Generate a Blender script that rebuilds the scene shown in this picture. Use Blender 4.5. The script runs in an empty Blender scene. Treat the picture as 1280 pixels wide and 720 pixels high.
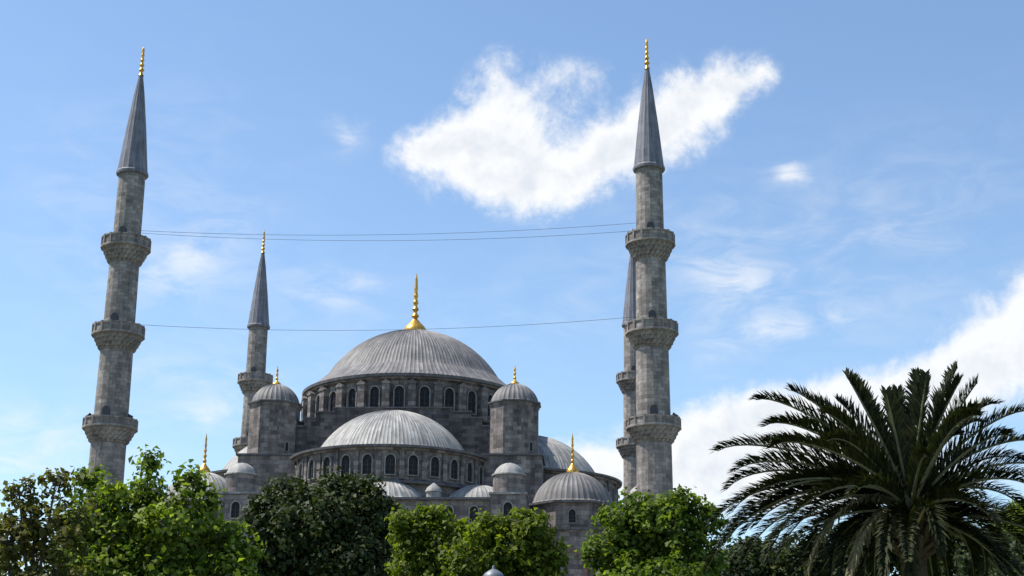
import bpy, math, random
import numpy as np
from mathutils import Vector, Matrix

R = math.radians
S = bpy.context.scene
COL = S.collection

# ------------------------------------------------------------------ camera
CAM_Z = 1.7
F_PX, PITCH, ROLL = 1856.0, R(16.6), R(0.56)        # focal length in photo pixels (1280 wide)
cd = bpy.data.cameras.new('camera')
cam = bpy.data.objects.new('camera', cd)
COL.objects.link(cam)
S.camera = cam
cd.sensor_width = 36.0
cd.lens = 36.0 * F_PX / 1280.0
cd.clip_end = 6000.0
cam.matrix_world = (Matrix.Translation((0, 0, CAM_Z)) @ Matrix.Rotation(math.pi / 2 + PITCH, 4, 'X')
                    @ Matrix.Rotation(ROLL, 4, 'Z'))


def ray(px, py):
    X = (px - 640) / F_PX
    Y = (360 - py) / F_PX
    c, s = math.cos(ROLL), math.sin(ROLL)
    x, y = X * c - Y * s, X * s + Y * c
    return Vector((x, math.cos(PITCH) - y * math.sin(PITCH), math.sin(PITCH) + y * math.cos(PITCH)))


def at(px, py, Y):
    """world point seen at a photo pixel, at ground distance Y"""
    d = ray(px, py)
    return Vector((0, 0, CAM_Z)) + d * (Y / d.y)


# ------------------------------------------------------------------ light
SUN_EL, SUN_AZ = R(58), R(-86)        # azimuth from +Y (away from the camera), negative = to the left
sun_dir = Vector((math.sin(SUN_AZ) * math.cos(SUN_EL), math.cos(SUN_AZ) * math.cos(SUN_EL), math.sin(SUN_EL)))
sl = bpy.data.lights.new('sun', 'SUN')
sl.energy = 3.0
sl.angle = R(0.5)
sl.color = (1.0, 0.95, 0.87)
so = bpy.data.objects.new('sun', sl)
so.rotation_euler = (-sun_dir).to_track_quat('-Z', 'Y').to_euler()
so.location = (-60, 60, 120)
COL.objects.link(so)

S.view_settings.view_transform = 'Standard'
S.view_settings.look = 'None'
S.view_settings.gamma = 1
S.view_settings.exposure = 1.0

W = bpy.data.worlds.new('World')
S.world = W
W.use_nodes = True
W.cycles.sampling_method = 'MANUAL'
W.cycles.sample_map_resolution = 512


class NT:
    """small helper for node trees"""
    def __init__(s, tree):
        s.t = tree
        s.n = tree.nodes
        s.l = tree.links

    def new(s, typ, **kw):
        n = s.n.new(typ)
        for k, v in kw.items():
            setattr(n, k, v)
        return n

    def put(s, sock, v):
        if hasattr(v, 'is_output'):
            s.l.new(v, sock)
        else:
            sock.default_value = v

    def math(s, op, a, b=None, c=None, clamp=False):
        n = s.new('ShaderNodeMath', operation=op, use_clamp=clamp)
        for i, v in enumerate((a, b, c)):
            if v is not None:
                s.put(n.inputs[i], v)
        return n.outputs[0]

    def vmath(s, op, a, b=None, scale=None):
        n = s.new('ShaderNodeVectorMath', operation=op)
        s.put(n.inputs[0], a)
        if b is not None:
            s.put(n.inputs[1], b)
        if scale is not None:
            s.put(n.inputs['Scale'], scale)
        return n.outputs['Value'] if op in ('DOT_PRODUCT', 'LENGTH') else n.outputs[0]

    def noise(s, vec, scale, detail=4, rough=0.55, dist=0.0):
        n = s.new('ShaderNodeTexNoise')
        s.put(n.inputs['Vector'], vec)
        s.put(n.inputs['Scale'], scale)
        s.put(n.inputs['Detail'], detail)
        s.put(n.inputs['Roughness'], rough)
        s.put(n.inputs['Distortion'], dist)
        return n

    def ramp(s, fac, stops, interp='LINEAR'):
        n = s.new('ShaderNodeValToRGB')
        n.color_ramp.interpolation = interp
        e = n.color_ramp.elements
        while len(e) < len(stops):
            e.new(0.5)
        for i, (p, c) in enumerate(stops):
            e[i].position = p
            e[i].color = c if len(c) == 4 else (*c, 1)
        s.put(n.inputs[0], fac)
        return n.outputs[0]

    def smooth(s, v, a, b, lo=0.0, hi=1.0):
        n = s.new('ShaderNodeMapRange', interpolation_type='SMOOTHSTEP')
        s.put(n.inputs[0], v)
        for i, x in zip((1, 2, 3, 4), (a, b, lo, hi)):
            s.put(n.inputs[i], x)
        return n.outputs[0]

    def mix(s, fac, a, b, mode='MIX'):
        n = s.new('ShaderNodeMix', data_type='RGBA', blend_type=mode)
        s.put(n.inputs['Factor'], fac)
        s.put(n.inputs['A'], a)
        s.put(n.inputs['B'], b)
        return n.outputs['Result']


def build_world():
    T = NT(W.node_tree)
    bg = T.n['Background']
    bg.inputs['Strength'].default_value = 0.098
    sky = T.new('ShaderNodeTexSky', sky_type='NISHITA', sun_disc=False)
    sky.sun_elevation = SUN_EL
    sky.sun_rotation = SUN_AZ
    sky.altitude = 50
    sky.air_density = 1.0
    sky.dust_density = 0.6
    sky.ozone_density = 2.0
    d = T.new('ShaderNodeTexCoord').outputs['Generated']
    d = T.vmath('NORMALIZE', d)
    # slow turbulence that bends every cloud edge
    n1 = T.noise(d, 14.0, 5, 0.6)
    off = T.vmath('SUBTRACT', n1.outputs['Color'], (0.5, 0.5, 0.5))
    off = T.vmath('SCALE', off, scale=0.022)
    n2 = T.noise(d, 60.0, 5, 0.6)
    off2 = T.vmath('SUBTRACT', n2.outputs['Color'], (0.5, 0.5, 0.5))
    off2 = T.vmath('SCALE', off2, scale=0.012)
    dw = T.vmath('ADD', T.vmath('ADD', d, off), off2)
    up = Vector((0, 0, 1))

    def blob(px, py, rx, ry, rot=0.0, amp=1.0, src=dw):
        """a soft elliptical patch of cloud round one direction of the sky"""
        c = ray(px, py).normalized()
        k = (1 + ((px - 640) ** 2 + (py - 360) ** 2) / F_PX ** 2) ** -0.5
        right = c.cross(up).normalized()
        upv = right.cross(c).normalized()
        a, b = math.cos(R(rot)), math.sin(R(rot))
        e1 = (right * a + upv * b) * (F_PX / rx / k)
        e2 = (upv * a - right * b) * (F_PX / ry / k)
        q1 = T.math('SUBTRACT', T.vmath('DOT_PRODUCT', src, tuple(e1)), c.dot(e1))
        q2 = T.math('SUBTRACT', T.vmath('DOT_PRODUCT', src, tuple(e2)), c.dot(e2))
        r2 = T.math('ADD', T.math('MULTIPLY', q1, q1), T.math('MULTIPLY', q2, q2))
        g = T.math('EXPONENT', T.math('MULTIPLY', r2, -1.0))
        return T.math('MULTIPLY', g, amp)

    def total(bl):
        s = None
        for b in bl:
            g = blob(*b)
            s = g if s is None else T.math('ADD', s, g)
        return s
    cumulus = total(CUMULUS)
    bank = total(BANK)
    cirrus = total(CIRRUS)
    fb = T.noise(d, 34.0, 10, 0.66, 0.2).outputs['Fac']
    toward_sun = T.vmath('ADD', d, tuple(Vector((-0.006, 0.0, 0.008))))
    fbs = T.noise(toward_sun, 34.0, 4, 0.6, 0.2).outputs['Fac']
    fbl = T.noise(d, 34.0, 4, 0.6, 0.2).outputs['Fac']
    fb0 = T.math('SUBTRACT', fb, 0.5)
    lump = T.noise(d, 16.0, 7, 0.55).outputs['Fac']
    # density of the cumulus and of the bank
    dc = T.math('ADD', T.math('MULTIPLY', cumulus, 0.86), T.math('MULTIPLY', T.math('MULTIPLY', fb0, 1.9), T.smooth(cumulus, 0.03, 0.40)))
    ac = T.smooth(dc, 0.12, 1.0, 0.0, 0.97)
    db = T.math('ADD', bank, T.math('MULTIPLY', T.math('MULTIPLY', fb0, 1.5), T.smooth(bank, 0.03, 0.40)))
    ab = T.smooth(db, 0.18, 0.95, 0.0, 0.95)
    streak = T.noise(T.vmath('MULTIPLY', d, (1.0, 1.0, 2.6)), 22.0, 7, 0.6, 0.6).outputs['Fac']
    ai = T.math('MULTIPLY', cirrus, T.smooth(streak, 0.32, 0.78), clamp=True)
    alpha = T.math('SUBTRACT', 1.0, T.math('MULTIPLY', T.math('MULTIPLY', T.math('SUBTRACT', 1.0, ac), T.math('SUBTRACT', 1.0, ab)),
                                          T.math('SUBTRACT', 1.0, ai)))
    thick = T.smooth(T.math('MAXIMUM', dc, db), 0.5, 1.5)
    sh = T.math('SUBTRACT', fbl, fbs)                      # thinner towards the sun: lit billow, thicker: shaded
    lit = T.math('ADD', T.math('MULTIPLY', sh, 1.5), T.math('SUBTRACT', 0.85, T.math('MULTIPLY', thick, 0.35)))
    lit = T.math('ADD', lit, T.math('MULTIPLY', T.math('SUBTRACT', lump, 0.5), 0.8))
    white = T.ramp(lit, [(0.0, (3.6, 3.9, 4.35)), (0.72, (5.15, 5.2, 5.25))])
    # a ramp clamps at one in display but its stops may go beyond it
    skyc = T.mix(1.0, sky.outputs[0], SKY_TINT, 'MULTIPLY')
    T.l.new(T.mix(alpha, skyc, white), bg.inputs['Color'])


SKY_TINT = (0.95, 1.0, 1.01, 1)
# px, py, half width, half height (photo pixels), turn, strength
CUMULUS = [(532, 192, 44, 26, 8, 0.8), (585, 190, 66, 48, 15, 1.0), (640, 200, 66, 58, 0, 0.95), (650, 145, 62, 40, 15, 0.50), (632, 82, 32, 34, 0, 0.45),
           (690, 230, 58, 38, 0, 0.8), (655, 256, 40, 22, 0, 0.42), (755, 200, 56, 38, 20, 0.85), (800, 180, 56, 48, 20, 0.9),
           (850, 140, 58, 46, 30, 1.0), (905, 108, 52, 34, 24, 0.9), (946, 92, 24, 18, 30, 0.5), (715, 98, 56, 34, 0, 0.40), (610, 112, 34, 38, 0, 0.30)]
BANK = [(1250, 430, 90, 60, 35, 0.8), (1280, 385, 30, 36, 0, 0.5), (1150, 490, 110, 38, 12, 0.9), (1040, 520, 110, 40, 8, 0.85), (930, 540, 90, 46, 6, 0.8),
        (830, 575, 100, 44, 8, 0.7), (730, 580, 60, 36, 0, 0.4), (960, 600, 220, 50, 0, 0.9), (1200, 590, 160, 40, 0, 0.35), (1400, 420, 90, 130, 0, 0.9)]
CIRRUS = [(170, 260, 170, 130, 20, 0.20), (1000, 330, 220, 110, -15, 0.24), (420, 440, 200, 70, 5, 0.18), (700, 380, 120, 60, 10, 0.14), (1150, 250, 150, 90, 20, 0.14), (235, 325, 80, 40, 25, 0.62), (415, 360, 60, 22, 0, 0.55), (270, 512, 60, 22, 10, 0.55), (915, 345, 80, 36, -30, 0.55), (970, 412, 46, 15, 0, 0.6),
          (900, 430, 40, 50, -30, 0.3), (987, 218, 20, 12, -20, 0.75), (433, 165, 22, 20, 20, 0.7), (30, 570, 140, 60, 0, 0.6), (220, 470, 80, 18, 0, 0.35), (1045, 395, 26, 10, 0, 0.4)]


# ------------------------------------------------------------------ materials
def mat(name):
    m = bpy.data.materials.new(name)
    m.use_nodes = True
    T = NT(m.node_tree)
    return m, T, T.n['Principled BSDF']


def stone_material(name, c1, c2, stain=0.5, bw=0.95, bh=0.42):
    """cut limestone blocks in UV metres with block to block variation and weather stains"""
    m, T, b = mat(name)
    tc = T.new('ShaderNodeTexCoord')
    uv = tc.outputs['UV']
    ob = T.new('ShaderNodeNewGeometry').outputs['Position']
    br = T.new('ShaderNodeTexBrick', offset=0.5)
    T.put(br.inputs['Vector'], uv)
    br.inputs['Color1'].default_value = (*c1, 1)
    br.inputs['Color2'].default_value = (*c2, 1)
    br.inputs['Mortar'].default_value = (*[x * 0.55 for x in c1], 1)
    br.inputs['Scale'].default_value = 1.0
    br.inputs['Mortar Size'].default_value = 0.018
    br.inputs['Mortar Smooth'].default_value = 0.3
    br.inputs['Brick Width'].default_value = bw
    br.inputs['Row Height'].default_value = bh
    n = T.noise(ob, 0.55, 6, 0.65)
    st = T.noise(T.vmath('MULTIPLY', ob, (1.6, 1.6, 0.22)), 1.0, 5, 0.6)
    fine = T.noise(ob, 5.0, 4, 0.6)
    a = T.ramp(n.outputs['Fac'], [(0.32, (0.70, 0.69, 0.68)), (0.66, (1.12, 1.11, 1.09))])
    s2 = T.ramp(st.outputs['Fac'], [(0.36, (1 - stain * .7, 1 - stain * .7, 1 - stain * 0.66)), (0.60, (1.05, 1.04, 1.02))])
    f2 = T.ramp(fine.outputs['Fac'], [(0.3, (0.78, 0.78, 0.78)), (0.7, (1.15, 1.14, 1.12))])
    c = T.mix(1.0, br.outputs['Color'], a, 'MULTIPLY')
    c = T.mix(1.0, c, s2, 'MULTIPLY')
    c = T.mix(1.0, c, f2, 'MULTIPLY')
    T.l.new(c, b.inputs['Base Color'])
    b.inputs['Roughness'].default_value = 0.88
    b.inputs['Specular IOR Level'].default_value = 0.25
    bp = T.new('ShaderNodeBump')
    bp.inputs['Strength'].default_value = 0.6
    bp.inputs['Distance'].default_value = 0.03
    T.l.new(T.math('ADD', T.math('MULTIPLY', fine.outputs['Fac'], 0.8), T.math('MULTIPLY', br.outputs['Fac'], -0.8)), bp.inputs['Height'])
    T.l.new(bp.outputs[0], b.inputs['Normal'])
    return m


def lead_material(name, base, var=0.35, bw=0.55, bh=1.7):
    """old lead sheets: sheet to sheet variation, pale oxide and rain streaks"""
    m, T, b = mat(name)
    uv = T.new('ShaderNodeTexCoord').outputs['UV']
    ob = T.new('ShaderNodeNewGeometry').outputs['Position']
    sw = T.new('ShaderNodeTexBrick', offset=0.37)
    sep = T.new('ShaderNodeSeparateXYZ')
    T.l.new(uv, sep.inputs[0])
    cmb = T.new('ShaderNodeCombineXYZ')
    T.l.new(sep.outputs[1], cmb.inputs[0])
    T.l.new(sep.outputs[0], cmb.inputs[1])
    T.l.new(cmb.outputs[0], sw.inputs['Vector'])
    sw.inputs['Color1'].default_value = (*[x * (1 + var * 0.5) for x in base], 1)
    sw.inputs['Color2'].default_value = (*[x * (1 - var * 0.5) for x in base], 1)
    sw.inputs['Mortar'].default_value = (*[x * 0.72 for x in base], 1)
    sw.inputs['Scale'].default_value = 1.0
    sw.inputs['Mortar Size'].default_value = 0.02
    sw.inputs['Brick Width'].default_value = bh
    sw.inputs['Row Height'].default_value = bw
    n = T.noise(ob, 0.8, 6, 0.65)
    st = T.noise(T.vmath('MULTIPLY', uv, (2.6, 0.35, 1)), 1.0, 5, 0.6)
    a = T.ramp(n.outputs['Fac'], [(0.32, (0.72, 0.72, 0.74)), (0.68, (1.18, 1.17, 1.15))])
    s2 = T.ramp(st.outputs['Fac'], [(0.34, (0.70, 0.70, 0.72)), (0.62, (1.12, 1.11, 1.10))])
    c = T.mix(1.0, T.mix(1.0, sw.outputs['Color'], a, 'MULTIPLY'), s2, 'MULTIPLY')
    T.l.new(c, b.inputs['Base Color'])
    b.inputs['Roughness'].default_value = 0.62
    b.inputs['Specular IOR Level'].default_value = 0.35
    bp = T.new('ShaderNodeBump')
    bp.inputs['Strength'].default_value = 0.4
    bp.inputs['Distance'].default_value = 0.03
    T.l.new(n.outputs['Fac'], bp.inputs['Height'])
    T.l.new(bp.outputs[0], b.inputs['Normal'])
    return m


def plain_material(name, col, rough=0.7, metal=0.0, spec=0.4, vary=0.25, scale=6.0):
    m, T, b = mat(name)
    ob = T.new('ShaderNodeNewGeometry').outputs['Position']
    n = T.noise(ob, scale, 5, 0.6)
    c = T.ramp(n.outputs['Fac'], [(0.3, tuple(x * (1 - vary) for x in col)), (0.7, tuple(min(1, x * (1 + vary)) for x in col))])
    T.l.new(c, b.inputs['Base Color'])
    b.inputs['Roughness'].default_value = rough
    b.inputs['Metallic'].default_value = metal
    b.inputs['Specular IOR Level'].default_value = spec
    return m


def leaf_material(name, dark, light, trans=0.35, rough=0.6):
    """leaves: each one its own green, a waxy face, some light coming through"""
    m, T, b = mat(name)
    g = T.new('ShaderNodeNewGeometry')
    c = T.ramp(g.outputs['Random Per Island'], [(0.0, dark), (0.55, tuple((a + b_) / 2 for a, b_ in zip(dark, light))), (1.0, light)])
    cl = T.noise(g.outputs['Position'], 0.9, 3, 0.5)
    c = T.mix(1.0, c, T.ramp(cl.outputs['Fac'], [(0.35, (0.72, 0.76, 0.72)), (0.65, (1.2, 1.15, 1.0))]), 'MULTIPLY')
    T.l.new(c, b.inputs['Base Color'])
    b.inputs['Roughness'].default_value = rough
    b.inputs['Specular IOR Level'].default_value = 0.22
    tr = T.new('ShaderNodeBsdfTranslucent')
    T.l.new(T.mix(1.0, c, (1.5, 1.6, 0.55, 1), 'MULTIPLY'), tr.inputs['Color'])
    mx = T.new('ShaderNodeMixShader')
    mx.inputs[0].default_value = trans
    T.l.new(b.outputs[0], mx.inputs[1])
    T.l.new(tr.outputs[0], mx.inputs[2])
    T.l.new(mx.outputs[0], T.n['Material Output'].inputs['Surface'])
    return m


build_world()
M_STONE = stone_material('hall_stone', (0.33, 0.292, 0.278), (0.130, 0.116, 0.114), 0.5, 0.95, 0.46)
M_MIN = stone_material('minaret_stone', (0.385, 0.352, 0.330), (0.205, 0.186, 0.175), 0.4, 0.80, 0.38)
M_PINK = stone_material('arch_stone', (0.30, 0.20, 0.17), (0.19, 0.14, 0.13), 0.35, 0.5, 0.9)
M_STONE_DARK = stone_material('dark_stone', (0.16, 0.147, 0.15), (0.065, 0.061, 0.066), 0.5)  # same blockwork in a darker tone, for the central block and stepped arches
M_TRIM = plain_material('trim_stone', (0.27, 0.25, 0.235), 0.85, vary=0.35, scale=1.5)
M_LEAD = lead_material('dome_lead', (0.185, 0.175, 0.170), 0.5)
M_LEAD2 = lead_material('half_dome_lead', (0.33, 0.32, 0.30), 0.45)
M_LEAD3 = lead_material('roof_lead', (0.13, 0.125, 0.13))
M_SPIRE = lead_material('spire_lead', (0.19, 0.19, 0.215), 0.3, 0.4, 1.4)
M_GOLD = plain_material('gilding', (0.72, 0.38, 0.075), 0.36, 0.75, 0.5, 0.45, 4.0)
M_GLASS = plain_material('window_lattice', (0.022, 0.021, 0.024), 0.6, 0.0, 0.2, 0.4, 4.0)
M_DARK = plain_material('dark_metal', (0.05, 0.05, 0.055), 0.5)
M_BARK = plain_material('bark', (0.085, 0.066, 0.050), 0.9, vary=0.5, scale=9.0)


# ------------------------------------------------------------------ mesh helpers
class MB:
    """collects shapes with UVs in metres; build() links them as ONE mesh object"""
    def __init__(s):
        s.v, s.f, s.uv, s.mi = [], [], [], []
        s.m = 0

    def face(s, pts, uv=None):
        i = len(s.v)
        s.v += [tuple(p) for p in pts]
        s.f.append(tuple(range(i, i + len(pts))))
        if uv is None:
            a = Vector(pts[1]) - Vector(pts[0])
            n = a.cross(Vector(pts[2]) - Vector(pts[0]))
            if n.length < 1e-9:
                n = Vector((0, 0, 1))
            n.normalize()
            if abs(n.z) < 0.8:
                t = Vector((0, 0, 1)).cross(n).normalized()
                b = n.cross(t)
            else:
                t, b = Vector((1, 0, 0)), Vector((0, 1, 0))
            uv = [(Vector(p).dot(t), Vector(p).dot(b)) for p in pts]
        s.uv.append(uv)
        s.mi.append(s.m)

    def box(s, x0, x1, y0, y1, z0, z1, M=None, caps=True):
        p = [Vector(q) for q in ((x0, y0, z0), (x1, y0, z0), (x1, y1, z0), (x0, y1, z0), (x0, y0, z1), (x1, y0, z1), (x1, y1, z1), (x0, y1, z1))]
        if M is not None:
            p = [M @ q for q in p]
        fs = [(0, 1, 5, 4), (1, 2, 6, 5), (2, 3, 7, 6), (3, 0, 4, 7)]
        if caps:
            fs += [(4, 5, 6, 7), (3, 2, 1, 0)]
        for f in fs:
            s.face([p[k] for k in f])

    def prism(s, poly, z0, z1, M=None):
        """vertical prism on an x, y outline (counter clockwise)"""
        a = [Vector((x, y, z0)) for x, y in poly]
        b = [Vector((x, y, z1)) for x, y in poly]
        if M is not None:
            a = [M @ q for q in a]
            b = [M @ q for q in b]
        n = len(poly)
        for i in range(n):
            j = (i + 1) % n
            s.face([a[i], a[j], b[j], b[i]])
        s.face(b)
        s.face(a[::-1])

    def slab(s, poly, y0, y1, M=None):
        """outline in x, z pushed from y0 to y1"""
        Q = Matrix(((1, 0, 0, 0), (0, 0, 1, 0), (0, 1, 0, 0), (0, 0, 0, 1)))
        s.prism(poly, y0, y1, (M @ Q) if M is not None else Q)

    def lathe(s, prof, n, c=(0, 0), a0=0.0, a1=2 * math.pi, rib=0.0, mod=None, sharp=False):
        """profile [(r, z)] turned about the vertical through c; rib: height of standing seams, 4 steps a seam"""
        full = abs(a1 - a0 - 2 * math.pi) < 1e-6
        steps = n * (4 if rib else 1)
        rm = max(p[0] for p in prof)
        L = [0.0]
        for k in range(1, len(prof)):
            L.append(L[-1] + math.hypot(prof[k][0] - prof[k - 1][0], prof[k][1] - prof[k - 1][1]))
        base = len(s.v)
        cols = steps if full else steps + 1
        for i in range(cols):
            a = a0 + (a1 - a0) * i / steps
            up = rib * (1.0 if i % 4 == 0 else 0.0) if rib else 0.0
            for k, (r, z) in enumerate(prof):
                if up:
                    p0, p1 = prof[max(k - 1, 0)], prof[min(k + 1, len(prof) - 1)]
                    tx, tz = p1[0] - p0[0], p1[1] - p0[1]
                    q = math.hypot(tx, tz) or 1
                    h = up * min(1.0, r / (rm * 0.25))
                    rr, zz = r + h * tz / q, z - h * tx / q
                else:
                    rr, zz = r, z
                if mod:
                    rr, zz = mod(i, k, rr, zz)
                s.v.append((c[0] + rr * math.sin(a), c[1] - rr * math.cos(a), zz))
        K = len(prof)
        for i in range(steps):
            j = (i + 1) % cols
            u0, u1 = (a0 + (a1 - a0) * i / steps) * rm, (a0 + (a1 - a0) * (i + 1) / steps) * rm
            for k in range(K - 1):
                s.f.append((base + i * K + k, base + j * K + k, base + j * K + k + 1, base + i * K + k + 1))
                s.uv.append([(u0, L[k]), (u1, L[k]), (u1, L[k + 1]), (u0, L[k + 1])])
                s.mi.append(s.m)

    def tube(s, pts, rads, n=7):
        """tapering tube along points"""
        base = len(s.v)
        pts = [Vector(p) for p in pts]
        for i, p in enumerate(pts):
            t = (pts[min(i + 1, len(pts) - 1)] - pts[max(i - 1, 0)]).normalized()
            u = t.cross(Vector((0.31, 0.87, 0.39))).normalized()
            w = t.cross(u)
            for k in range(n):
                a = 2 * math.pi * k / n
                s.v.append(tuple(p + (u * math.cos(a) + w * math.sin(a)) * rads[i]))
        for i in range(len(pts) - 1):
            for k in range(n):
                q = (k + 1) % n
                s.f.append((base + i * n + k, base + i * n + q, base + (i + 1) * n + q, base + (i + 1) * n + k))
                s.uv.append([(k * .2, i), (k * .2 + .2, i), (k * .2 + .2, i + 1), (k * .2, i + 1)])
                s.mi.append(s.m)

    def mesh(s, name, mats, smooth=False, angle=None):
        me = bpy.data.meshes.new(name)
        me.from_pydata(s.v, [], s.f)
        ul = me.uv_layers.new(name='UVMap')
        flat = [x for f in s.uv for q in f for x in q]
        ul.data.foreach_set('uv', flat)
        for m in mats:
            me.materials.append(m)
        if len(mats) > 1:
            me.polygons.foreach_set('material_index', s.mi)
        me.polygons.foreach_set('use_smooth', [bool(smooth)] * len(s.f))
        if smooth and angle:
            me.set_sharp_from_angle(angle=R(angle))
        me.update()
        return me

    def build(s, name, mats, parent=None, smooth=False, angle=None):
        if not isinstance(mats, (list, tuple)):
            mats = [mats]
        return link(name, s.mesh(name, mats, smooth, angle), parent)


def link(name, me, parent=None, loc=None, rz=0.0):
    o = bpy.data.objects.new(name, me)
    COL.objects.link(o)
    if parent is not None:
        o.parent = parent
    if loc is not None:
        o.location = loc
    if rz:
        o.rotation_euler = (0, 0, rz)
    return o


def thing(name, label, cat, loc=(0, 0, 0), rz=0.0, group=None):
    o = bpy.data.objects.new(name, None)
    o.empty_display_size = 0.5
    COL.objects.link(o)
    o.location = loc
    o.rotation_euler = (0, 0, rz)
    return tag(o, label, cat, group)


def tag(o, label, cat, group=None):
    o['label'] = label
    o['category'] = cat
    if group:
        o['group'] = group
    return o


def setting(o, kind='structure'):
    o['kind'] = kind
    return o


KIDS = {}


def copy_tree(o, parent=None):
    c = o.copy()
    COL.objects.link(c)
    if parent is not None:
        c.parent = parent
    for ch in list(o.children):
        copy_tree(ch, c)
    return c


# ------------------------------------------------------------------ ground
def build_ground():
    m, T, b = mat('park_grass')
    ob = T.new('ShaderNodeNewGeometry').outputs['Position']
    n = T.noise(ob, 0.15, 8, 0.65)
    n2 = T.noise(ob, 6.0, 4, 0.6)
    c = T.ramp(T.math('ADD', T.math('MULTIPLY', n.outputs['Fac'], 0.6), T.math('MULTIPLY', n2.outputs['Fac'], 0.4)),
               [(0.35, (0.035, 0.055, 0.016)), (0.65, (0.085, 0.110, 0.035))])
    T.l.new(c, b.inputs['Base Color'])
    b.inputs['Roughness'].default_value = 0.95
    g = MB()
    g.box(-2500, 2500, -800, 4000, -0.5, 0.0)
    setting(g.build('ground', m))
    pm = stone_material('paving_stone', (0.33, 0.31, 0.29), (0.24, 0.225, 0.21), 0.3, 0.8, 0.4)
    p = MB()
    p.box(-12, 12, -30, 24, -0.2, 0.004)
    p.box(-75, 75, 100, 240, -0.2, 0.12)
    setting(p.build('pavement', pm))


build_ground()

# ------------------------------------------------------------------ the mosque
YAW = R(-3.13)
CX, CY = -11.3, 175.2
UV = Vector((math.cos(YAW), math.sin(YAW), 0))
VV = Vector((-UV.y, UV.x, 0))
CEN = Vector((CX, CY, 0)) - 0.8 * UV


def cap(Rb, h, z0, k=14, r0=0.0):
    """spherical cap profile from the rim up"""
    rho = (Rb * Rb + h * h) / (2 * h)
    tm = math.asin(min(1, Rb / rho)) if h <= Rb else math.pi - math.asin(Rb / rho)
    return [(max(r0, rho * math.sin(tm * (1 - i / k))), z0 + rho * math.cos(tm * (1 - i / k)) - (rho - h)) for i in range(k + 1)]


def finial_profile(h, r, balls=5, bell=True):
    """gilded alem: bell foot, pole, balls of falling size, thin tip"""
    p = []
    z = 0.0
    if bell:
        p += [(r, 0), (r * 1.04, h * .04), (r * .98, h * .08), (r * .78, h * .13), (r * .50, h * .18), (r * .27, h * .23)]
        z = .24
    else:
        p += [(r, 0), (r * .8, h * .04), (r * .5, h * .1)]
        z = .11
    step = (0.90 - z) / balls
    for i in range(balls):
        rb = r * (0.33 if bell else 1.0) * (1 - 0.11 * i)
        zc = z + step * (i + .5)
        rp = r * (.15 if bell else .45)
        p += [(rp, h * (zc - step * .36)), (rb * .8, h * (zc - step * .2)), (rb, h * zc), (rb * .8, h * (zc + step * .2)), (rp, h * (zc + step * .36))]
    p += [(r * (.09 if bell else .2), h * .92), (0.015, h)]
    return p


def finial_mesh(h, r, balls=5, bell=True):
    b = MB()
    b.lathe(finial_profile(h, r, balls, bell), 14)
    return b.mesh('finial', [M_GOLD], True, 50)


def arch_outline(w, h, n=8, x=0.0, z=0.0):
    """pointed-round arch outline in x, z, foot at z"""
    hr = h - w * 0.55
    pts = [(x - w / 2, z), (x + w / 2, z), (x + w / 2, z + hr)]
    for i in range(1, n):
        a = math.pi * i / n
        pts.append((x + w / 2 * math.cos(a), z + hr + w * 0.55 * math.sin(a)))
    pts.append((x - w / 2, z + hr))
    return pts


def window_mesh(w, h, trim=0.18, deep=0.22, lattice=True):
    trim *= 0.55
    """arched window facing -Y with its foot on the origin: stone surround standing proud, lattice set back in it"""
    b = MB()
    inn = arch_outline(w, h)
    out = arch_outline(w + 2 * trim, h + trim * 2, z=-trim)
    n = len(inn)
    b.m = 0
    for i in range(n):
        j = (i + 1) % n
        A, B = inn[i], inn[j]
        C, D = out[i], out[j]
        b.face([(A[0], -deep, A[1]), (C[0], -deep, C[1]), (D[0], -deep, D[1]), (B[0], -deep, B[1])])
        b.face([(C[0], -deep, C[1]), (C[0], 0.05, C[1]), (D[0], 0.05, D[1]), (D[0], -deep, D[1])])
        b.face([(A[0], -deep, A[1]), (B[0], -deep, B[1]), (B[0], -0.07, B[1]), (A[0], -0.07, A[1])])
    b.m = 1
    b.face([(x, -0.07, z) for x, z in inn])
    if lattice:
        b.m = 2
        b.box(-0.025, 0.025, -0.12, -0.073, 0.02, h - w * 0.5)
        for i in range(1, 3):
            z = i * (h - w * .5) / 3
            b.box(-w / 2 + .01, w / 2 - .01, -0.115, -0.075, z - 0.02, z + 0.02)
    return b.mesh('window', [M_TRIM, M_GLASS, M_DARK])


def ring_place(parent, me, name, r, z, angs, c=(0, 0)):
    for a in angs:
        link(name, me, parent, (c[0] + r * math.sin(a), c[1] - r * math.cos(a), z), a)


mosque = thing('mosque', 'great grey stone mosque of cascading lead domes and gilded finials between the minarets', 'mosque', CEN, YAW)

W_DRUM = window_mesh(1.08, 2.6, 0.2, 0.3)
W_HALF = window_mesh(0.98, 2.05, 0.16, 0.28)
W_WALL = window_mesh(0.85, 1.6, 0.2, 0.25)
W_BIG = window_mesh(1.1, 2.6, 0.22, 0.25)
W_TINY = window_mesh(0.7, 1.35, 0.14, 0.2)
W_SLIT = window_mesh(0.42, 1.0, 0.12, 0.15, False)
FIN_BIG = finial_mesh(7.8, 1.42, 6)
FIN_MID = finial_mesh(4.3, 0.66, 5)
FIN_SMALL = finial_mesh(2.2, 0.52, 3)

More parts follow.
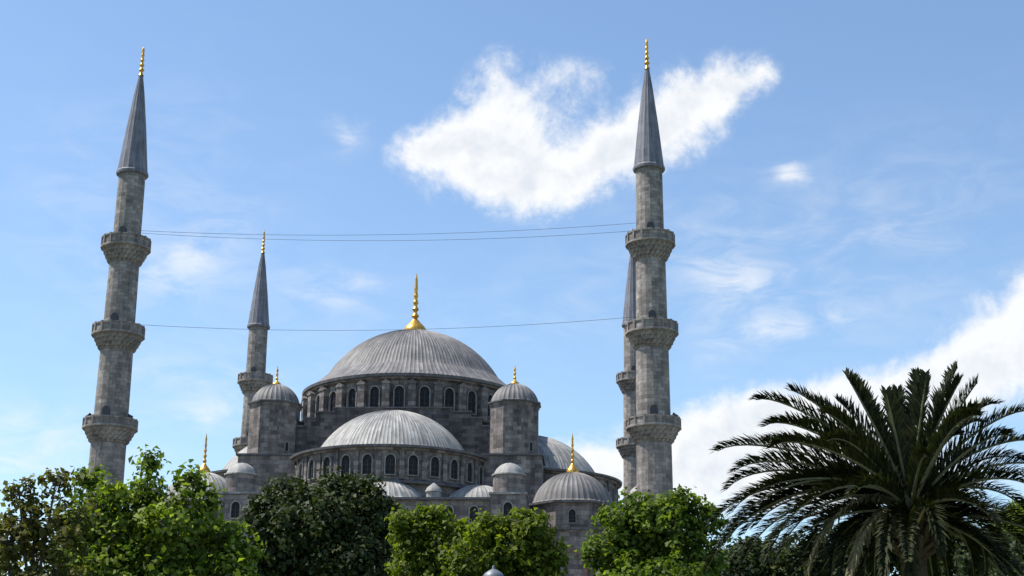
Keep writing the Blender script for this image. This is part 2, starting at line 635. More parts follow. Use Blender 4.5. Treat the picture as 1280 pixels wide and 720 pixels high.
# main dome and drum
b = MB()
b.lathe([(12.9, 40.06), (11.9, 40.75), (10.75, 41.75)] + cap(10.45, 6.15, 41.95, 18, 0.3), 150, rib=0.05)
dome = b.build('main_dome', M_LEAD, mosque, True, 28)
link('finial', FIN_BIG, dome, (0, 0, 47.92))
b = MB()
b.lathe([(12.5, 34.2), (12.5, 39.3), (12.9, 39.45), (12.95, 39.62)], 112)
b.m = 1
b.lathe([(12.95, 39.62), (13.2, 39.66), (13.25, 39.98), (12.9, 40.058)], 112)
b.lathe([(13.15, 34.3), (13.2, 34.75), (12.5, 34.95)], 112)
drum = b.build('drum', [M_STONE, M_LEAD3], mosque, True, 30)
angs = [2 * math.pi * i / 28 for i in range(28)]
ring_place(drum, W_DRUM, 'window', 12.47, 36.0, angs)
dome.location.x = drum.location.x = 0.3
bt = MB()
bt.box(-0.42, 0.42, -0.75, 0.1, 0, 3.9)
bt.slab([(-0.5, 3.9), (0.5, 3.9), (0.5, 4.05), (0.0, 4.4), (-0.5, 4.05)], -0.85, 0.1)
BUTT = bt.mesh('buttress', [M_STONE])
ring_place(drum, BUTT, 'buttress', 12.5, 34.9, [a + math.pi / 28 for a in angs])

# cube under the drum
b = MB()
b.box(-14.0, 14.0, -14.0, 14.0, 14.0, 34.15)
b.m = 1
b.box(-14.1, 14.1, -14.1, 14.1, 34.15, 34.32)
b.build('central_block', [M_STONE_DARK, M_LEAD3], mosque)

pm_ = MB()
pm_.box(-.24, .24, -.22, .1, 0, 2.85)
pm_.box(-.32, .32, -.28, .1, 2.85, 2.97)
PILASTER = pm_.mesh('pilaster', [M_STONE])
CS = 14.2      # distance of the half dome centres from the middle
for q in range(4):
    rq = q * math.pi / 2
    # stepped arch wall standing over the half dome
    st = MB()
    steps = [(14.0, 30.6), (12.6, 30.6), (12.6, 31.6), (11.7, 31.6), (11.7, 32.6), (10.8, 32.6), (10.8, 33.5), (9.8, 33.5), (9.8, 34.4), (8.6, 34.4), (8.6, 35.1), (6.5, 35.1), (6.5, 35.55)]
    poly = [(-14.0, 20.0), (14.0, 20.0)] + steps + [(-x, z) for x, z in steps[::-1]]
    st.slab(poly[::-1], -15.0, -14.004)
    st.m = 1
    for (x0, z0), (x1, z1) in zip(steps[:-1], steps[1:]):
        if abs(z0 - z1) < 1e-6:
            for sx in (1, -1):
                lo, hi = sorted((sx * x0, sx * x1))
                st.box(lo - 0.06, hi + 0.06, -15.1, -13.95, z0, z0 + 0.14)
    st.box(-6.56, 6.56, -15.1, -13.95, 35.55, 35.69)
    o = st.build('stepped_arch', [M_STONE_DARK, M_LEAD3], mosque)
    o.rotation_euler.z = rq
    # half dome with its window drum
    h = MB()
    hp = [(10.75, 29.72), (9.7, 29.86), (8.55, 30.04)] + cap(8.35, 5.2, 30.1, 14, 0.2)
    h.lathe(hp, 60, (0, -CS), -math.pi / 2, math.pi / 2, rib=0.045)
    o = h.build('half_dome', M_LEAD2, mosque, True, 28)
    o.rotation_euler.z = rq
    d = MB()
    d.lathe([(10.4, 20.0), (10.4, 29.1), (10.7, 29.25), (10.75, 29.4)], 56, (0, -CS), -math.pi / 2, math.pi / 2)
    d.m = 1
    d.lathe([(10.8, 29.4), (11.1, 29.43), (11.14, 29.66), (10.75, 29.718)], 56, (0, -CS), -math.pi / 2, math.pi / 2)
    d.lathe([(10.9, 25.75), (10.95, 25.95), (10.4, 26.2)], 56, (0, -CS), -math.pi / 2, math.pi / 2)
    o = d.build('half_dome_drum', [M_STONE, M_LEAD3], mosque, True, 30)
    o.rotation_euler.z = rq
    aa = [math.pi * (i + 0.5) / 14 - math.pi / 2 for i in range(14)]
    ring_place(o, W_HALF, 'window', 10.37, 26.65, aa, (0, -CS))
    ring_place(o, PILASTER, 'pilaster', 10.4, 26.2, [a + math.pi / 28 for a in aa[:-1]], (0, -CS))
    # arm of the hall in front: low block, wall head with windows, three small half domes
    w = MB()
    w.box(-14.6, 14.6, -27.6, -13.0, 12.0, 23.6)
    w.m = 1
    w.box(-14.9, 14.9, -28.0, -13.0, 23.6, 23.82)
    o = w.build('arm_wall', [M_STONE, M_LEAD3], mosque)
    o.rotation_euler.z = rq
    for i in range(11):
        link('window', W_WALL, o, (-12.6 + 2.52 * i, -27.57, 21.35))
    for i in range(9):
        link('window', W_BIG, o, (-11.2 + 2.8 * i, -27.57, 16.6))
    for j, (ex, ey, er) in enumerate(((0.9, -23.5, 4.0), (10.0, -20.6, 3.9), (-10.0, -20.6, 3.9))):
        e = MB()
        e.lathe([(er + .22, 23.83), (er, 24.0)] + cap(er - .1, 2.1, 24.02, 10, 0.1), 40, (ex, ey), rib=0.05)
        oo = e.build('small_half_dome', M_LEAD2, mosque, True, 28)
        oo.rotation_euler.z = rq
    for sx in (-1, 1):
        pn = MB()
        pn.lathe([(0.75, 23.8), (0.75, 24.5), (0.88, 24.55), (0.85, 24.65), (0.7, 24.95), (0.35, 25.25), (0.02, 25.5)], 16, (sx * 5.6 + 0.3, -26.4))
        oo = pn.build('pinnacle', M_LEAD2, mosque, True, 40)
        oo.rotation_euler.z = rq

# weight turrets at the corners of the cube
for k, (sx, sy) in enumerate(((-1, -1), (1, -1), (1, 1), (-1, 1))):
    c = (sx * 13.3, sy * 14.1)
    t = MB()
    t.box(c[0] - 3.1, c[0] + 3.1, c[1] - 3.1, c[1] + 3.1, 14.0, 29.9)
    t.m = 1
    t.box(c[0] - 3.3, c[0] + 3.3, c[1] - 3.3, c[1] + 3.3, 29.9, 30.12)
    t.m = 0
    t.lathe([(2.82, 30.0), (2.82, 35.6), (2.93, 35.75), (2.95, 35.95)], 8, c, math.pi / 8, math.pi / 8 + 2 * math.pi)
    t.m = 1
    t.lathe([(2.98, 35.95), (3.1, 35.98), (3.12, 36.15), (2.8, 36.2)], 8, c, math.pi / 8, math.pi / 8 + 2 * math.pi)
    o = t.build('weight_turret', [M_STONE, M_LEAD3], mosque)
    link('window', W_SLIT, o, (c[0] + 1.83, c[1] - 1.83, 30.6), math.pi / 4)
    l = MB()
    l.lathe([(2.8, 36.15)] + cap(2.62, 2.15, 36.25, 10, 0.08), 30, c, rib=0.06)
    l = l.build('cap', M_LEAD, o, True, 28)
    link('finial', FIN_SMALL, o, (c[0], c[1], 38.35))

# corner bays, each with its own dome
for k, (sx, sy) in enumerate(((-1, -1), (1, -1), (1, 1), (-1, 1))):
    x0, x1 = sorted((sx * 14.7, sx * 25.6))
    y0, y1 = sorted((sy * 14.7, sy * 25.9))
    c = (19.75 if sx > 0 else -19.0, sy * 21.0)
    t = MB()
    t.box(x0, x1, y0, y1, 10.0, 20.9)
    t.m = 1
    t.box(x0 - .25, x1 + .25, y0 - .25, y1 + .25, 20.9, 21.12)
    bay = t.build('corner_bay', [M_STONE, M_LEAD3], mosque)
    yy = c[1] - 4.9 + 0.03
    for i in (-1, 1):
        link('window', W_BIG, bay, (c[0] + i * 3.2, y0 + 0.03, 16.2))
    am = MB()
    ao, ai = arch_outline(3.6, 4.6, 12, c[0] - .2, 14.6), arch_outline(2.5, 3.9, 12, c[0] - .2, 14.8)
    for i in range(len(ao)):
        j = (i + 1) % len(ao)
        am.face([(ai[i][0], y0 - .2, ai[i][1]), (ao[i][0], y0 - .2, ao[i][1]), (ao[j][0], y0 - .2, ao[j][1]), (ai[j][0], y0 - .2, ai[j][1])])
        am.face([(ao[i][0], y0 - .2, ao[i][1]), (ao[i][0], y0 + .05, ao[i][1]), (ao[j][0], y0 + .05, ao[j][1]), (ao[j][0], y0 - .2, ao[j][1])])
        am.face([(ai[i][0], y0 - .2, ai[i][1]), (ai[j][0], y0 - .2, ai[j][1]), (ai[j][0], y0 - .01, ai[j][1]), (ai[i][0], y0 - .01, ai[i][1])])
    am.m = 1
    am.face([(x, y0 - .012, z) for x, z in ai])
    am.build('blind_arch', [M_PINK, M_STONE], bay)
    t = MB()
    t.lathe([(4.35, 21.1), (4.35, 23.55), (4.5, 23.7)], 8, c, math.pi / 8, math.pi / 8 + 2 * math.pi)
    t.m = 1
    t.lathe([(4.52, 23.7), (4.78, 23.74), (4.8, 23.95), (4.3, 24.0)], 8, c, math.pi / 8, math.pi / 8 + 2 * math.pi)
    t = t.build('corner_drum', [M_STONE, M_LEAD3], mosque)
    ring_place(t, W_TINY, 'window', 4.35 * math.cos(math.pi / 8) - 0.03, 21.7, [i * math.pi / 4 for i in range(8)], c)
    l = MB()
    l.lathe([(4.35, 23.97), (4.2, 24.1)] + cap(4.12, 3.25, 24.14, 12, 0.08), 44, c, rib=0.06)
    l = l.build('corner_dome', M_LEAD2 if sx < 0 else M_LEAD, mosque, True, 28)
    link('finial', FIN_MID, l, (c[0], c[1], 27.3))

# small stepped stair turrets before the weight turrets
for q in range(4):
    for sx in (-1, 1):
        c = (sx * 13.5, -27.2)
        t = MB()
        t.box(c[0] - 1.75, c[0] + 1.75, c[1] - 1.5, c[1] + 1.5, 12.0, 24.0)
        t.m = 1
        t.box(c[0] - 1.9, c[0] + 1.9, c[1] - 1.65, c[1] + 1.65, 24.0, 24.2)
        t.m = 0
        t.lathe([(1.6, 24.2), (1.6, 26.0)], 12, c)
        t.m = 1
        t.lathe([(1.65, 26.0), (1.75, 26.03), (1.74, 26.15)] + cap(1.55, 1.15, 26.2, 7, 0.05), 16, c)
        o = t.build('stair_turret', [M_STONE, M_LEAD2], mosque, True, 35)
        o.rotation_euler.z = q * math.pi / 2
        link('window', W_WALL, o, (c[0], c[1] - 1.47, 21.6))

# outer hall and galleries below
b = MB()
b.box(-26.0, 26.0, -26.2, 26.2, 0.0, 14.0)
b.m = 1
b.box(-26.4, 26.4, -26.6, 26.6, 14.0, 14.25)
hall = b.build('hall_wall', [M_STONE, M_LEAD3], mosque)
for i in range(13):
    link('window', W_BIG, hall, (-24 + 4 * i, -26.17, 9.4))
    link('window', W_BIG, hall, (-24 + 4 * i, -26.17, 4.2))
b = MB()
b.box(-26.0, 26.0, -31.0, -26.7, 0.0, 0.5)
for i in range(14):
    b.box(-26 + 4 * i - .35, -26 + 4 * i + .35, -30.9, -30.2, 0.5, 4.4)
b.box(-26.4, 26.4, -31.0, -30.1, 4.4, 7.0)
b.m = 1
b.slab([(-26.6, 7.0), (26.6, 7.0), (26.6, 7.2), (-26.6, 7.2)], -31.4, -26.65)
b.build('gallery', [M_STONE, M_LEAD3], mosque)


# ------------------------------------------------------------------ minarets
def make_minaret(loc, label):
    t = thing('minaret', label, 'minaret', loc, YAW, 'stone minarets at the corners of the prayer hall')
    N = 16
    bb = MB()
    bb.box(-2.6, 2.6, -2.6, 2.6, 0.0, 14.0)
    bb.lathe([(2.75, 14.0), (1.85, 17.5)], N)
    bb.build('base', M_MIN, t)
    for (z0, z1, r0, r1) in ((17.5, 29.0, 1.82, 1.72), (29.8, 38.4, 1.70, 1.62), (39.4, 47.6, 1.58, 1.50), (48.7, 57.0, 1.42, 1.36)):
        s = MB()
        s.lathe([(r0, z0), (r1, z1)], N)
        s.build('shaft', M_MIN, t)
    for (zb, zt, rs, rb) in ((28.6, 31.05, 1.73, 2.66), (38.05, 40.7, 1.63, 2.60), (47.25, 50.05, 1.51, 2.48)):
        H = zt - zb
        c = MB()
        # corbel tiers: little stalactite teeth stepping outwards
        tiers = 4
        for k in range(tiers):
            ra = rs + (rb - 0.12 - rs) * (k / tiers) ** 0.8
            rc = rs + (rb - 0.12 - rs) * ((k + 1) / tiers) ** 0.8
            za = zb + H * 0.58 * k / tiers
            zc = zb + H * 0.58 * (k + 1) / tiers
            odd = k % 2

            def mod(i, kk, r, z, ra=ra, odd=odd):
                if kk in (1, 2) and (i + odd) % 2:
                    return ra - 0.10, z
                return r, z
            c.lathe([(ra, za), (rc * .95, za + (zc - za) * .35), (rc, zc - 0.14), (rc, zc), (rs * .9, zc + .002 * k)], N * 3 // 2 * 2, mod=mod)
        bal = c.build('balcony', M_MIN, t)
        p = MB()
        z0 = zb + H * 0.58
        p.lathe([(rb - .3, z0), (rb + .06, z0), (rb + .06, z0 + .2), (rb - .06, z0 + .24), (rb - .06, zt - .2), (rb + .04, zt - .16), (rb + .04, zt), (rb - .22, zt), (rb - .22, z0 + .2), (rs * .9, z0 + .2)], N)
        for i in range(N):
            a = 2 * math.pi * i / N
            Mx = Matrix.Rotation(a, 4, 'Z')
            p.box(-.11, .11, -rb - .03, -rb + .2, z0 + .15, zt + .06, Mx)
        p.build('parapet', M_MIN, bal)
        d = MB()
        d.slab(arch_outline(.75, 1.9, 6, 0, z0 + .25)[::-1], -rs - .05, -rs + .3)
        d.build('balcony_door', M_DARK, bal)
    s = MB()
    s.lathe([(1.36, 57.0), (1.62, 57.1), (1.64, 57.35), (1.52, 57.5), (1.02, 62.2), (0.52, 66.3), (0.20, 68.55)], N, rib=0.035)
    sp = s.build('spire', M_SPIRE, t, True, 28)
    f = MB()
    f.lathe([(r, z + 68.5) for r, z in finial_profile(3.6, 0.30, 5, False)], 10)
    f.build('finial', M_GOLD, sp, True, 50)
    return t


def mpos(u, v):
    p = Vector((CX, CY, 0)) + UV * u + VV * v
    return p


m1 = make_minaret(mpos(-27, -30.75), 'tall stone minaret standing nearest on the left, behind the bright green tree')
for (u, v, lab) in ((27, -30.75, 'tall stone minaret standing nearest on the right, with lit left edge against the white cloud'),
                    (-27, 30.75, 'smaller looking far minaret rising behind the domed turret left of the main dome'),
                    (27, 30.75, 'far minaret almost wholly hidden behind the right near minaret')):
    c = copy_tree(m1)
    c.location = mpos(u, v)
    c['label'] = lab


# cables strung between the two near minarets
def cable(z0, z1, sag, label, dv=0.0):
    a, b_ = mpos(-25.6, -30.75 + dv), mpos(25.6, -30.75 + dv)
    pts = []
    for i in range(25):
        k = i / 24
        p = a.lerp(b_, k)
        p.z = z0 + (z1 - z0) * k - sag * 4 * k * (1 - k)
        pts.append(p)
    c = MB()
    c.tube(pts, [0.019] * 25, 5)
    tag(c.build('cable', M_DARK), label, 'cable', 'cables strung between the near minarets')


cable(51.0, 51.4, 0.85, 'thin cable between the upper minaret balconies, highest of the three')
cable(50.9, 50.75, 0.95, 'thin cable between the upper minaret balconies, sagging below its twin', 0.5)
cable(40.95, 41.5, 1.0, 'thin lowest cable, strung between the middle minaret balconies')


def loudspeaker(pos, rz, label):
    c = MB()
    Mx = Matrix.Translation(pos) @ Matrix.Rotation(rz, 4, 'Z')
    q = MB()
    q.lathe([(.06, 0), (.12, .18), (.24, .42), (.3, .5), (.27, .49), (.08, .2)], 12)
    o = q.build('loudspeaker', M_DARK, None, True, 50)
    o.matrix_world = Mx @ Matrix.Rotation(math.pi / 2, 4, 'X')
    tag(o, label, 'loudspeaker', 'loudspeakers on the lowest balconies')


P1, P2 = m1.location, mpos(27, -30.75)
for base, side, lab in ((P1, -1, 'dark horn loudspeaker on the left rim of left near minaret, lowest balcony'), (P1, 1, 'dark horn loudspeaker on the right rim of left near minaret, lowest balcony'),
                        (P2, 1, 'dark horn loudspeaker on the right rim of right near minaret, lowest balcony')):
    loudspeaker(Vector(base) + Vector((side * 2.36, -0.6, 31.3)), -side * R(70) + math.pi * 0, lab)


# ------------------------------------------------------------------ trees
L_BRIGHT = leaf_material('bright_leaf', (0.034, 0.070, 0.010), (0.260, 0.340, 0.050), 0.42)
L_YELLOW = leaf_material('yellow_green_leaf', (0.036, 0.066, 0.006), (0.200, 0.245, 0.028), 0.42)
L_DARK = leaf_material('dark_leaf', (0.016, 0.028, 0.010), (0.062, 0.080, 0.026), 0.22)
L_BROWN = leaf_material('olive_brown_leaf', (0.040, 0.046, 0.014), (0.185, 0.180, 0.050), 0.40)
L_MID = leaf_material('mid_green_leaf', (0.028, 0.060, 0.008), (0.190, 0.260, 0.036), 0.40)


def leaf_mesh(name, P, nrm, size, rng, mat_):
    """one bent diamond per leaf"""
    n = len(P)
    rnd = rng.normal(size=(n, 3))
    t = np.cross(nrm, rnd)
    t /= np.linalg.norm(t, axis=1)[:, None] + 1e-9
    bi = np.cross(nrm, t)
    s = (size * rng.uniform(0.45, 1.4, n))[:, None]
    bend = nrm * s * 0.16
    V = np.empty((n, 4, 3))
    V[:, 0] = P - t * s * 0.5
    V[:, 1] = P + bi * s * 0.36 + bend
    V[:, 2] = P + t * s * 0.55 - bend * .6
    V[:, 3] = P - bi * s * 0.36 + bend
    me = bpy.data.meshes.new(name)
    me.vertices.add(4 * n)
    me.vertices.foreach_set('co', V.reshape(-1))
    me.loops.add(4 * n)
    me.loops.foreach_set('vertex_index', np.arange(4 * n, dtype=np.int32))
    me.polygons.add(n)
    me.polygons.foreach_set('loop_start', np.arange(0, 4 * n, 4, dtype=np.int32))
    me.update(calc_edges=True)
    me.materials.append(mat_)
    return me


def tree(seed, Y, lobes, base_px, label, lmat, leaf=0.16, dens=1.0, clump=0.45, group='trees of the park before the mosque', name='leafy_tree', trunk_r=0.2, hollow=0.35, upright=0.0):
    """lobes: photo px, py, half width, half height, depth shift; crown of leaf clumps hung on limbs"""
    rng = np.random.default_rng(seed)
    k = Y / F_PX * 1.03
    L = []
    for lb in lobes:
        px, py, rx, ry = lb[:4]
        dy = lb[4] if len(lb) > 4 else rng.uniform(-.5, .5) * rx * k
        p = at(px, py, Y + dy)
        L.append((np.array(p), np.array([rx * k, max(rx, ry * .8) * k * .9, ry * k])))
    foot = at(base_px, 700, Y)
    foot.z = 0
    root = thing(name, label, 'tree', foot, 0, group)
    f0 = np.array(foot)
    tr = MB()
    cz = min(l[0][2] for l in L)
    zf = max(1.2, cz * 0.62)
    fork = np.array([0.0, 0.0, zf])
    wob = rng.normal(size=3) * 0.08
    tr.tube([(0, 0, -.05), (0.02, 0, .3), (wob[0], wob[1], zf * .5), tuple(fork)], [trunk_r * 1.5, trunk_r * 1.1, trunk_r * .95, trunk_r * .8], 9)
    Ps, Ns = [], []
    for c, r in L:
        c0 = c - f0
        mid = fork * .5 + c0 * .5 + rng.normal(size=3) * .15
        rl = trunk_r * min(.55, .2 + .3 * r[0])
        tr.tube([tuple(fork - np.array([0, 0, .3])), tuple(mid), tuple(c0)], [rl, rl * .7, rl * .35], 6)
        vol = r[0] * r[1] * r[2]
        nc = int(max(10, 26 * dens * (vol ** 0.667) / (clump ** 2)))
        d = rng.normal(size=(nc, 3))
        d /= np.linalg.norm(d, axis=1)[:, None]
        rad = (hollow + (1 - hollow) * rng.random(nc)) ** 0.6 * rng.uniform(.75, 1.18, nc) * np.where(rng.random(nc) < .10, rng.uniform(1.1, 1.42, nc), 1.0)
        cc = c0 + d * r * rad[:, None]
        for i in range(0, nc, max(1, nc // 14)):
            e = cc[i]
            m_ = c0 * .45 + e * .55 + rng.normal(size=3) * .06
            tr.tube([tuple(c0), tuple(m_), tuple(e)], [rl * .3, rl * .2, .008], 4)
        nl = int(26 * (clump / 0.45) ** 2 * (0.16 / leaf) ** 2)
        cs = clump * rng.uniform(.55, 1.15, nc)
        off = rng.normal(size=(nc, nl, 3))
        off /= np.linalg.norm(off, axis=2)[:, :, None]
        off *= (rng.random((nc, nl, 1)) ** 0.45) * cs[:, None, None] * np.array([1, 1, .75 + upright])
        pts = (cc[:, None, :] + off).reshape(-1, 3)
        nn = off / (np.linalg.norm(off, axis=2)[:, :, None] + 1e-9) * .7 + d[:, None, :] * .35 + np.array([0, 0, .55]) + rng.normal(size=off.shape) * .55
        nn = nn.reshape(-1, 3)
        nn /= np.linalg.norm(nn, axis=1)[:, None]
        Ps.append(pts)
        Ns.append(nn)
    P, N_ = np.concatenate(Ps), np.concatenate(Ns)
    keep = P[:, 2] > 0.5
    tr.build('trunk', M_BARK, root, True)
    link('crown', leaf_mesh('crown', P[keep], N_[keep], leaf, rng, lmat), root)
    return root, len(P)


tot = 0
tot += tree(11, 38, [(24, 618, 20, 18), (70, 602, 22, 16), (45, 650, 40, 30), (8, 680, 36, 34), (84, 668, 30, 40), (45, 720, 60, 50), (30, 790, 70, 60)], 40,
            'sparse olive brown leaved tree at the left edge of the park trees', L_BROWN, 0.16, 0.36, 0.28)[1]
tot += tree(12, 42, [(187, 580, 11, 20, 0), (182, 618, 24, 24), (108, 607, 18, 20), (140, 622, 22, 18), (236, 602, 16, 16), (262, 630, 14, 20), (100, 660, 30, 40), (150, 665, 44, 40), (215, 655, 44, 40),
                     (275, 672, 30, 28), (300, 690, 20, 16), (120, 715, 50, 40), (200, 720, 70, 45), (280, 725, 40, 36), (190, 800, 110, 70)], 190,
            'bright green tree with tall leafy shoots, before the left near minaret', L_BRIGHT, 0.19, 0.70, 0.36, upright=.3)[1]
tot += tree(13, 62, [(425, 612, 34, 20), (370, 622, 36, 24), (462, 626, 30, 26), (330, 648, 26, 30), (400, 655, 60, 44), (470, 668, 30, 46), (345, 690, 44, 40), (440, 705, 56, 46), (380, 730, 60, 50), (410, 800, 100, 80)], 405,
            'large dense dark green tree below the front half dome', L_DARK, 0.22, 0.9, 0.6, trunk_r=.3)[1]
tot += tree(14, 50, [(545, 650, 22, 16), (498, 652, 13, 16), (582, 672, 20, 20), (528, 645, 12, 10), (512, 668, 24, 24), (560, 680, 30, 28), (520, 705, 34, 30), (560, 730, 40, 34), (535, 800, 60, 60)], 540,
            'small yellow green tree just right of the dense dark tree', L_YELLOW, 0.18, 0.7, 0.36)[1]
tot += tree(15, 48, [(648, 652, 22, 14), (618, 656, 18, 14), (692, 690, 14, 26), (672, 652, 12, 10), (605, 668, 26, 22), (665, 672, 26, 26), (640, 690, 44, 32), (590, 705, 34, 34), (670, 712, 26, 32), (630, 735, 56, 36), (630, 800, 70, 60)], 632,
            'round topped yellow green tree left of the corner dome', L_YELLOW, 0.18, 0.7, 0.36)[1]
tot += tree(16, 54, [(850, 630, 26, 18), (805, 638, 30, 20), (775, 660, 30, 26), (830, 660, 44, 32), (880, 650, 24, 22), (755, 692, 26, 26), (800, 700, 44, 36), (860, 695, 44, 40), (820, 740, 80, 40), (820, 810, 90, 70)], 822,
            'rounded mid green tree at the foot of the right near minaret', L_MID, 0.19, 0.75, 0.44)[1]
tot += tree(17, 60, [(940, 700, 44, 24), (1010, 702, 50, 30), (915, 722, 50, 26), (1080, 688, 46, 40), (1120, 676, 40, 34), (1040, 730, 80, 40), (990, 800, 110, 60)], 985,
            'low dark evergreen tree behind the left side of the palm', L_DARK, 0.19, 0.9, 0.46)[1]
tot += tree(18, 60, [(1175, 682, 46, 36), (1235, 700, 44, 30), (1290, 705, 50, 30), (1220, 735, 90, 40), (1230, 800, 110, 60)], 1225,
            'low dark evergreen tree behind the right side of the palm', L_DARK, 0.19, 0.9, 0.46)[1]
tot += tree(19, 72, [(1265, 652, 26, 18), (1300, 650, 40, 30), (1262, 678, 30, 20), (1300, 700, 60, 40), (1310, 790, 90, 70)], 1310,
            'sunlit yellow green tree far behind the palm at the right edge', L_YELLOW, 0.17, 0.9, 0.45)[1]
print('leaves', tot)


# ------------------------------------------------------------------ palm
L_PALM = leaf_material('palm_leaflet', (0.013, 0.018, 0.007), (0.052, 0.060, 0.021), 0.12, 0.75)
L_PALM_OLD = leaf_material('old_palm_leaflet', (0.085, 0.072, 0.035), (0.19, 0.165, 0.085), 0.22, 0.55)
M_RACHIS = plain_material('palm_rib', (0.16, 0.15, 0.075), 0.5, vary=0.3, scale=5)
M_PTRUNK = plain_material('palm_trunk', (0.10, 0.072, 0.045), 0.9, vary=0.5, scale=12)
M_STALK = plain_material('fruit_stalk', (0.42, 0.27, 0.10), 0.6, vary=0.3, scale=8)


def frond(parent, p0, p1, p2, p3, rng, old=False, name='frond', leaf=0.54):
    """arching rib on a cubic curve with two rows of narrow leaflets"""
    b = MB()
    p0, p1, p2, p3 = map(Vector, (p0, p1, p2, p3))
    n = 14

    def pos(t):
        return p0 * (1 - t) ** 3 + p1 * 3 * t * (1 - t) ** 2 + p2 * 3 * t * t * (1 - t) + p3 * t ** 3

    def der(t):
        return ((p1 - p0) * (1 - t) ** 2 + (p2 - p1) * 2 * t * (1 - t) + (p3 - p2) * t * t).normalized()
    b.m = 0
    b.tube([pos(i / n) for i in range(n + 1)], [0.045 * (1 - i / n) ** .8 + 0.006 for i in range(n + 1)], 5)
    b.m = 1
    length = sum((pos((i + 1) / n) - pos(i / n)).length for i in range(n))
    m = int(length / 0.036)
    for i in range(m):
        t = 0.10 + 0.90 * i / m
        P, T_ = pos(t), der(t)
        side = T_.cross(Vector((0, 0, 1)))
        if side.length < .05:
            side = T_.cross(Vector((0, 1, 0)))
        side.normalize()
        upv = side.cross(T_).normalized()
        ll = leaf * (min(1, .45 + (t - .10) * 3.0) if t < .3 else 1.0) * (1.0 if t < .6 else 1.0 - (t - .6) * 1.45)
        for s in (-1, 1):
            l_ = ll * rng.uniform(.8, 1.12)
            lift = rng.uniform(.05, .55) + (.25 if not old else -.3)
            d = (T_ * rng.uniform(.75, 1.05) + side * s * rng.uniform(.32, .56) + upv * lift).normalized()
            q = P + Vector(rng.normal(size=3)) * .008
            w = 0.032 * rng.uniform(.8, 1.2)
            wv = d.cross(upv).normalized() * w
            drop = Vector((0, 0, -1)) * l_ * rng.uniform(.04, .20) * (2.4 if old else 1)
            mid = q + d * l_ * .5 - drop * .2
            tip = q + d * l_ + drop
            b.face([q - wv * .6, q + wv * .6, mid + wv, mid - wv], [(0, 0)] * 4)
            b.face([mid - wv, mid + wv, tip + wv * .15, tip - wv * .15], [(0, 0)] * 4)
    # weld each leaflet's two faces so that a leaflet has one colour
    o = b.build(name, [M_RACHIS, L_PALM_OLD if old else L_PALM], parent)
    return o


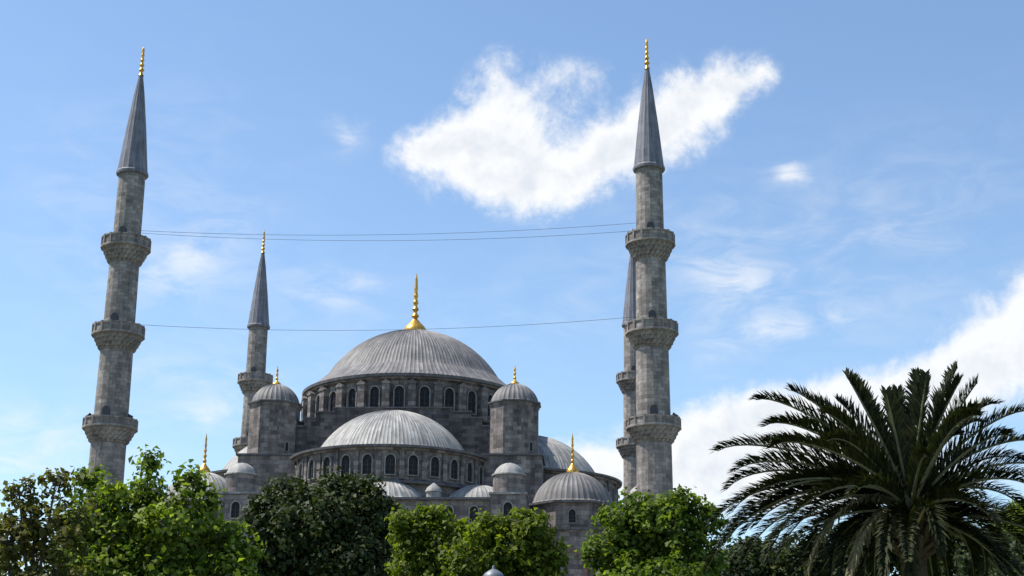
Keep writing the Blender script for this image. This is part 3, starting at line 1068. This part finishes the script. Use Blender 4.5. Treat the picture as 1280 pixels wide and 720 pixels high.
def build_palm():
    rng = np.random.default_rng(5)
    Y = 34.0
    K = at(1138, 640, Y)                       # heart of the crown
    foot = Vector((K.x, Y, 0))
    pr = thing('palm_tree', 'stout date palm with arching dark feathery fronds, standing in front at the right', 'palm', foot)
    K = K - foot
    t = MB()
    ztop = K.z - 0.25

    def mod(i, k, r, z):
        return r + (0.035 if (i + k) % 2 else -0.015), z
    prof = [(0.42, -.05)]
    nz = int(ztop / 0.11)
    for i in range(nz + 1):
        z = ztop * i / nz
        prof.append((0.30 - .05 * z / ztop + (.10 * max(0, (z - ztop + .9) / .9)), z))
    prof.append((0.1, ztop + .3))
    t.lathe(prof, 22, mod=mod)
    t.build('trunk', M_PTRUNK, pr)
    # cut leaf bases under the crown
    for i in range(26):
        a = i * 2.39996
        z = ztop - .75 + .028 * i
        bs = MB()
        u = Vector((math.cos(a), math.sin(a), 0))
        c = Vector((0, 0, z)) + u * .36
        bs.tube([c - u * .1, c + u * .12 + Vector((0, 0, .14)), c + u * .22 + Vector((0, 0, .36))], [.075, .065, .05], 6)
        bs.build('leaf_base', M_PTRUNK, pr)

    def by_tip(px, py, dy, bow=0.32, start=None, old=False, leaf=.55):
        tip = at(px, py, Y + dy) - foot
        a = K + Vector((rng.uniform(-.12, .12), rng.uniform(-.12, .12), rng.uniform(-.1, .15)))
        v = tip - a
        L = v.length
        hor = Vector((v.x, v.y, 0))
        bow = bow * 1.05 * min(1.0, max(.12, hor.length / L * 1.15 - .1))
        p1 = a + v * .33 + Vector((0, 0, 1)) * L * bow - hor * .10
        p2 = a + v * .84 + Vector((0, 0, 1)) * L * bow * 1.05
        frond(pr, a, p1, p2, tip, rng, old, 'dead_frond' if old else 'frond', leaf)
    # the ones whose outline stands against the sky
    tips = [(897, 564, .4, .14), (917, 590, -.5, .16), (908, 612, .5, .2), (915, 640, -1, .2), (945, 500, 0, .16), (988, 488, .6, .14), (955, 533, -.8, .18), (958, 552, .9, .16), (962, 560, -1.6, .16),
            (1010, 500, 1.4, .16), (1058, 470, -.4, .11), (1066, 474, 1.2, .10), (1108, 492, -1, .10), (1122, 490, 1.2, .08), (1148, 468, .4, .06), (1158, 470, -1.1, .06), (1200, 476, -1.2, .08), (1030, 516, -1.1, .16), (1046, 500, .8, .14), (1000, 530, .3, .18), (1245, 505, .6, .2), (1262, 545, -1.2, .2), (1196, 460, .2, .06), (1222, 478, -.5, .12),
            (1228, 528, .9, .22), (1218, 512, -1.5, .2), (1296, 516, .2, .19), (1310, 590, -.6, .2), (1315, 560, 1.0, .18), (1305, 610, .6, .2), (1240, 650, -1.4, .3), (1282, 640, .9, .24),
            (930, 668, .8, .26), (905, 678, -.9, .28), (928, 704, .2, .3), (945, 657, 1.4, .22), (975, 692, -.4, .32), (882, 716, .6, .3), (1015, 688, 1.6, .3), (1255, 690, .8, .3), (1290, 700, -.5, .3), (890, 655, -.2, .22), (900, 690, .9, .26), (960, 700, -1.6, .34), (1000, 705, 1.2, .36)]
    for (px, py, dy, bow) in tips:
        by_tip(px, py, dy, bow)
    # the rest of the crown, all round
    for i in range(24):
        a = i * 2.39996 + .4
        el = R(66 - 86 * ((i + .5) / 24) ** .9)
        L = rng.uniform(3.1, 3.9)
        d = Vector((math.cos(a) * math.cos(el), math.sin(a) * math.cos(el), math.sin(el)))
        hz = Vector((math.cos(a), math.sin(a), 0))
        p1 = K + d * L * .35
        p2 = K + d * L * .72 - Vector((0, 0, .05 * L))
        p3 = K + d * L * .86 + hz * L * .12 - Vector((0, 0, L * (.14 + .16 * math.cos(el))))
        frond(pr, K, p1, p2, p3, rng)
    # skirt of low fronds that hang over the trunk
    for i in range(20):
        a = i * 2.39996 + 1.1
        L = rng.uniform(2.6, 3.5)
        hz = Vector((math.cos(a), math.sin(a), 0))
        el = R(rng.uniform(-12, 22))
        d = hz * math.cos(el) + Vector((0, 0, math.sin(el)))
        p1 = K + d * L * .35
        p2 = K + d * L * .62 - Vector((0, 0, .16 * L))
        p3 = K + hz * L * rng.uniform(.55, .8) - Vector((0, 0, L * rng.uniform(.42, .62)))
        frond(pr, K - Vector((0, 0, .15)), p1, p2, p3, rng)
    # old drooping fronds and a fruit stalk
    by_tip(1262, 682, -.9, .42, old=True, leaf=.36)
    by_tip(1010, 716, -1.3, .40, old=True, leaf=.36)
    by_tip(1060, 730, -1.9, .34, old=True, leaf=.36)
    for (x0, y0, x1, y1) in ((1146, 655, 1160, 622), (1140, 660, 1128, 640)):
        s = MB()
        a, e = at(x0, y0, Y - .5) - foot, at(x1, y1, Y - .9) - foot
        s.tube([a, a.lerp(e, .5) + Vector((.03, 0, .03)), e], [.035, .03, .02], 6)
        s.build('fruit_stalk', M_STALK, pr)


build_palm()


# ------------------------------------------------------------------ street lamp showing its grey cap at the bottom edge
def build_lamp():
    Y = 40.0
    top = at(617, 711, Y)
    t = thing('street_lamp', 'grey street lamp whose cap shows before the yellow green trees', 'street lamp', (top.x, Y, 0))
    H = top.z
    g = plain_material('lamp_grey_paint', (0.17, 0.18, 0.20), 0.5, 0.2, 0.5, 0.15)
    p = MB()
    p.lathe([(.16, 0), (.16, .5), (.09, .7), (.07, H - .75), (.05, H - .7)], 14)
    p.build('post', g, t, True, 40)
    c = MB()
    c.lathe([(.30, H - .30), (.31, H - .26), (.24, H - .12), (.12, H - .04), (.05, H - .01), (.03, H + .08), (.0, H + .1)], 16)
    c.build('cap', g, t, True, 40)
    l = MB()
    l.lathe([(.05, H - .72), (.16, H - .66), (.24, H - .32), (.24, H - .29), (.02, H - .28)], 12)
    l.build('lantern', plain_material('lamp_glass', (.6, .6, .58), .2, 0, .5, .05), t, True, 40)


build_lamp()
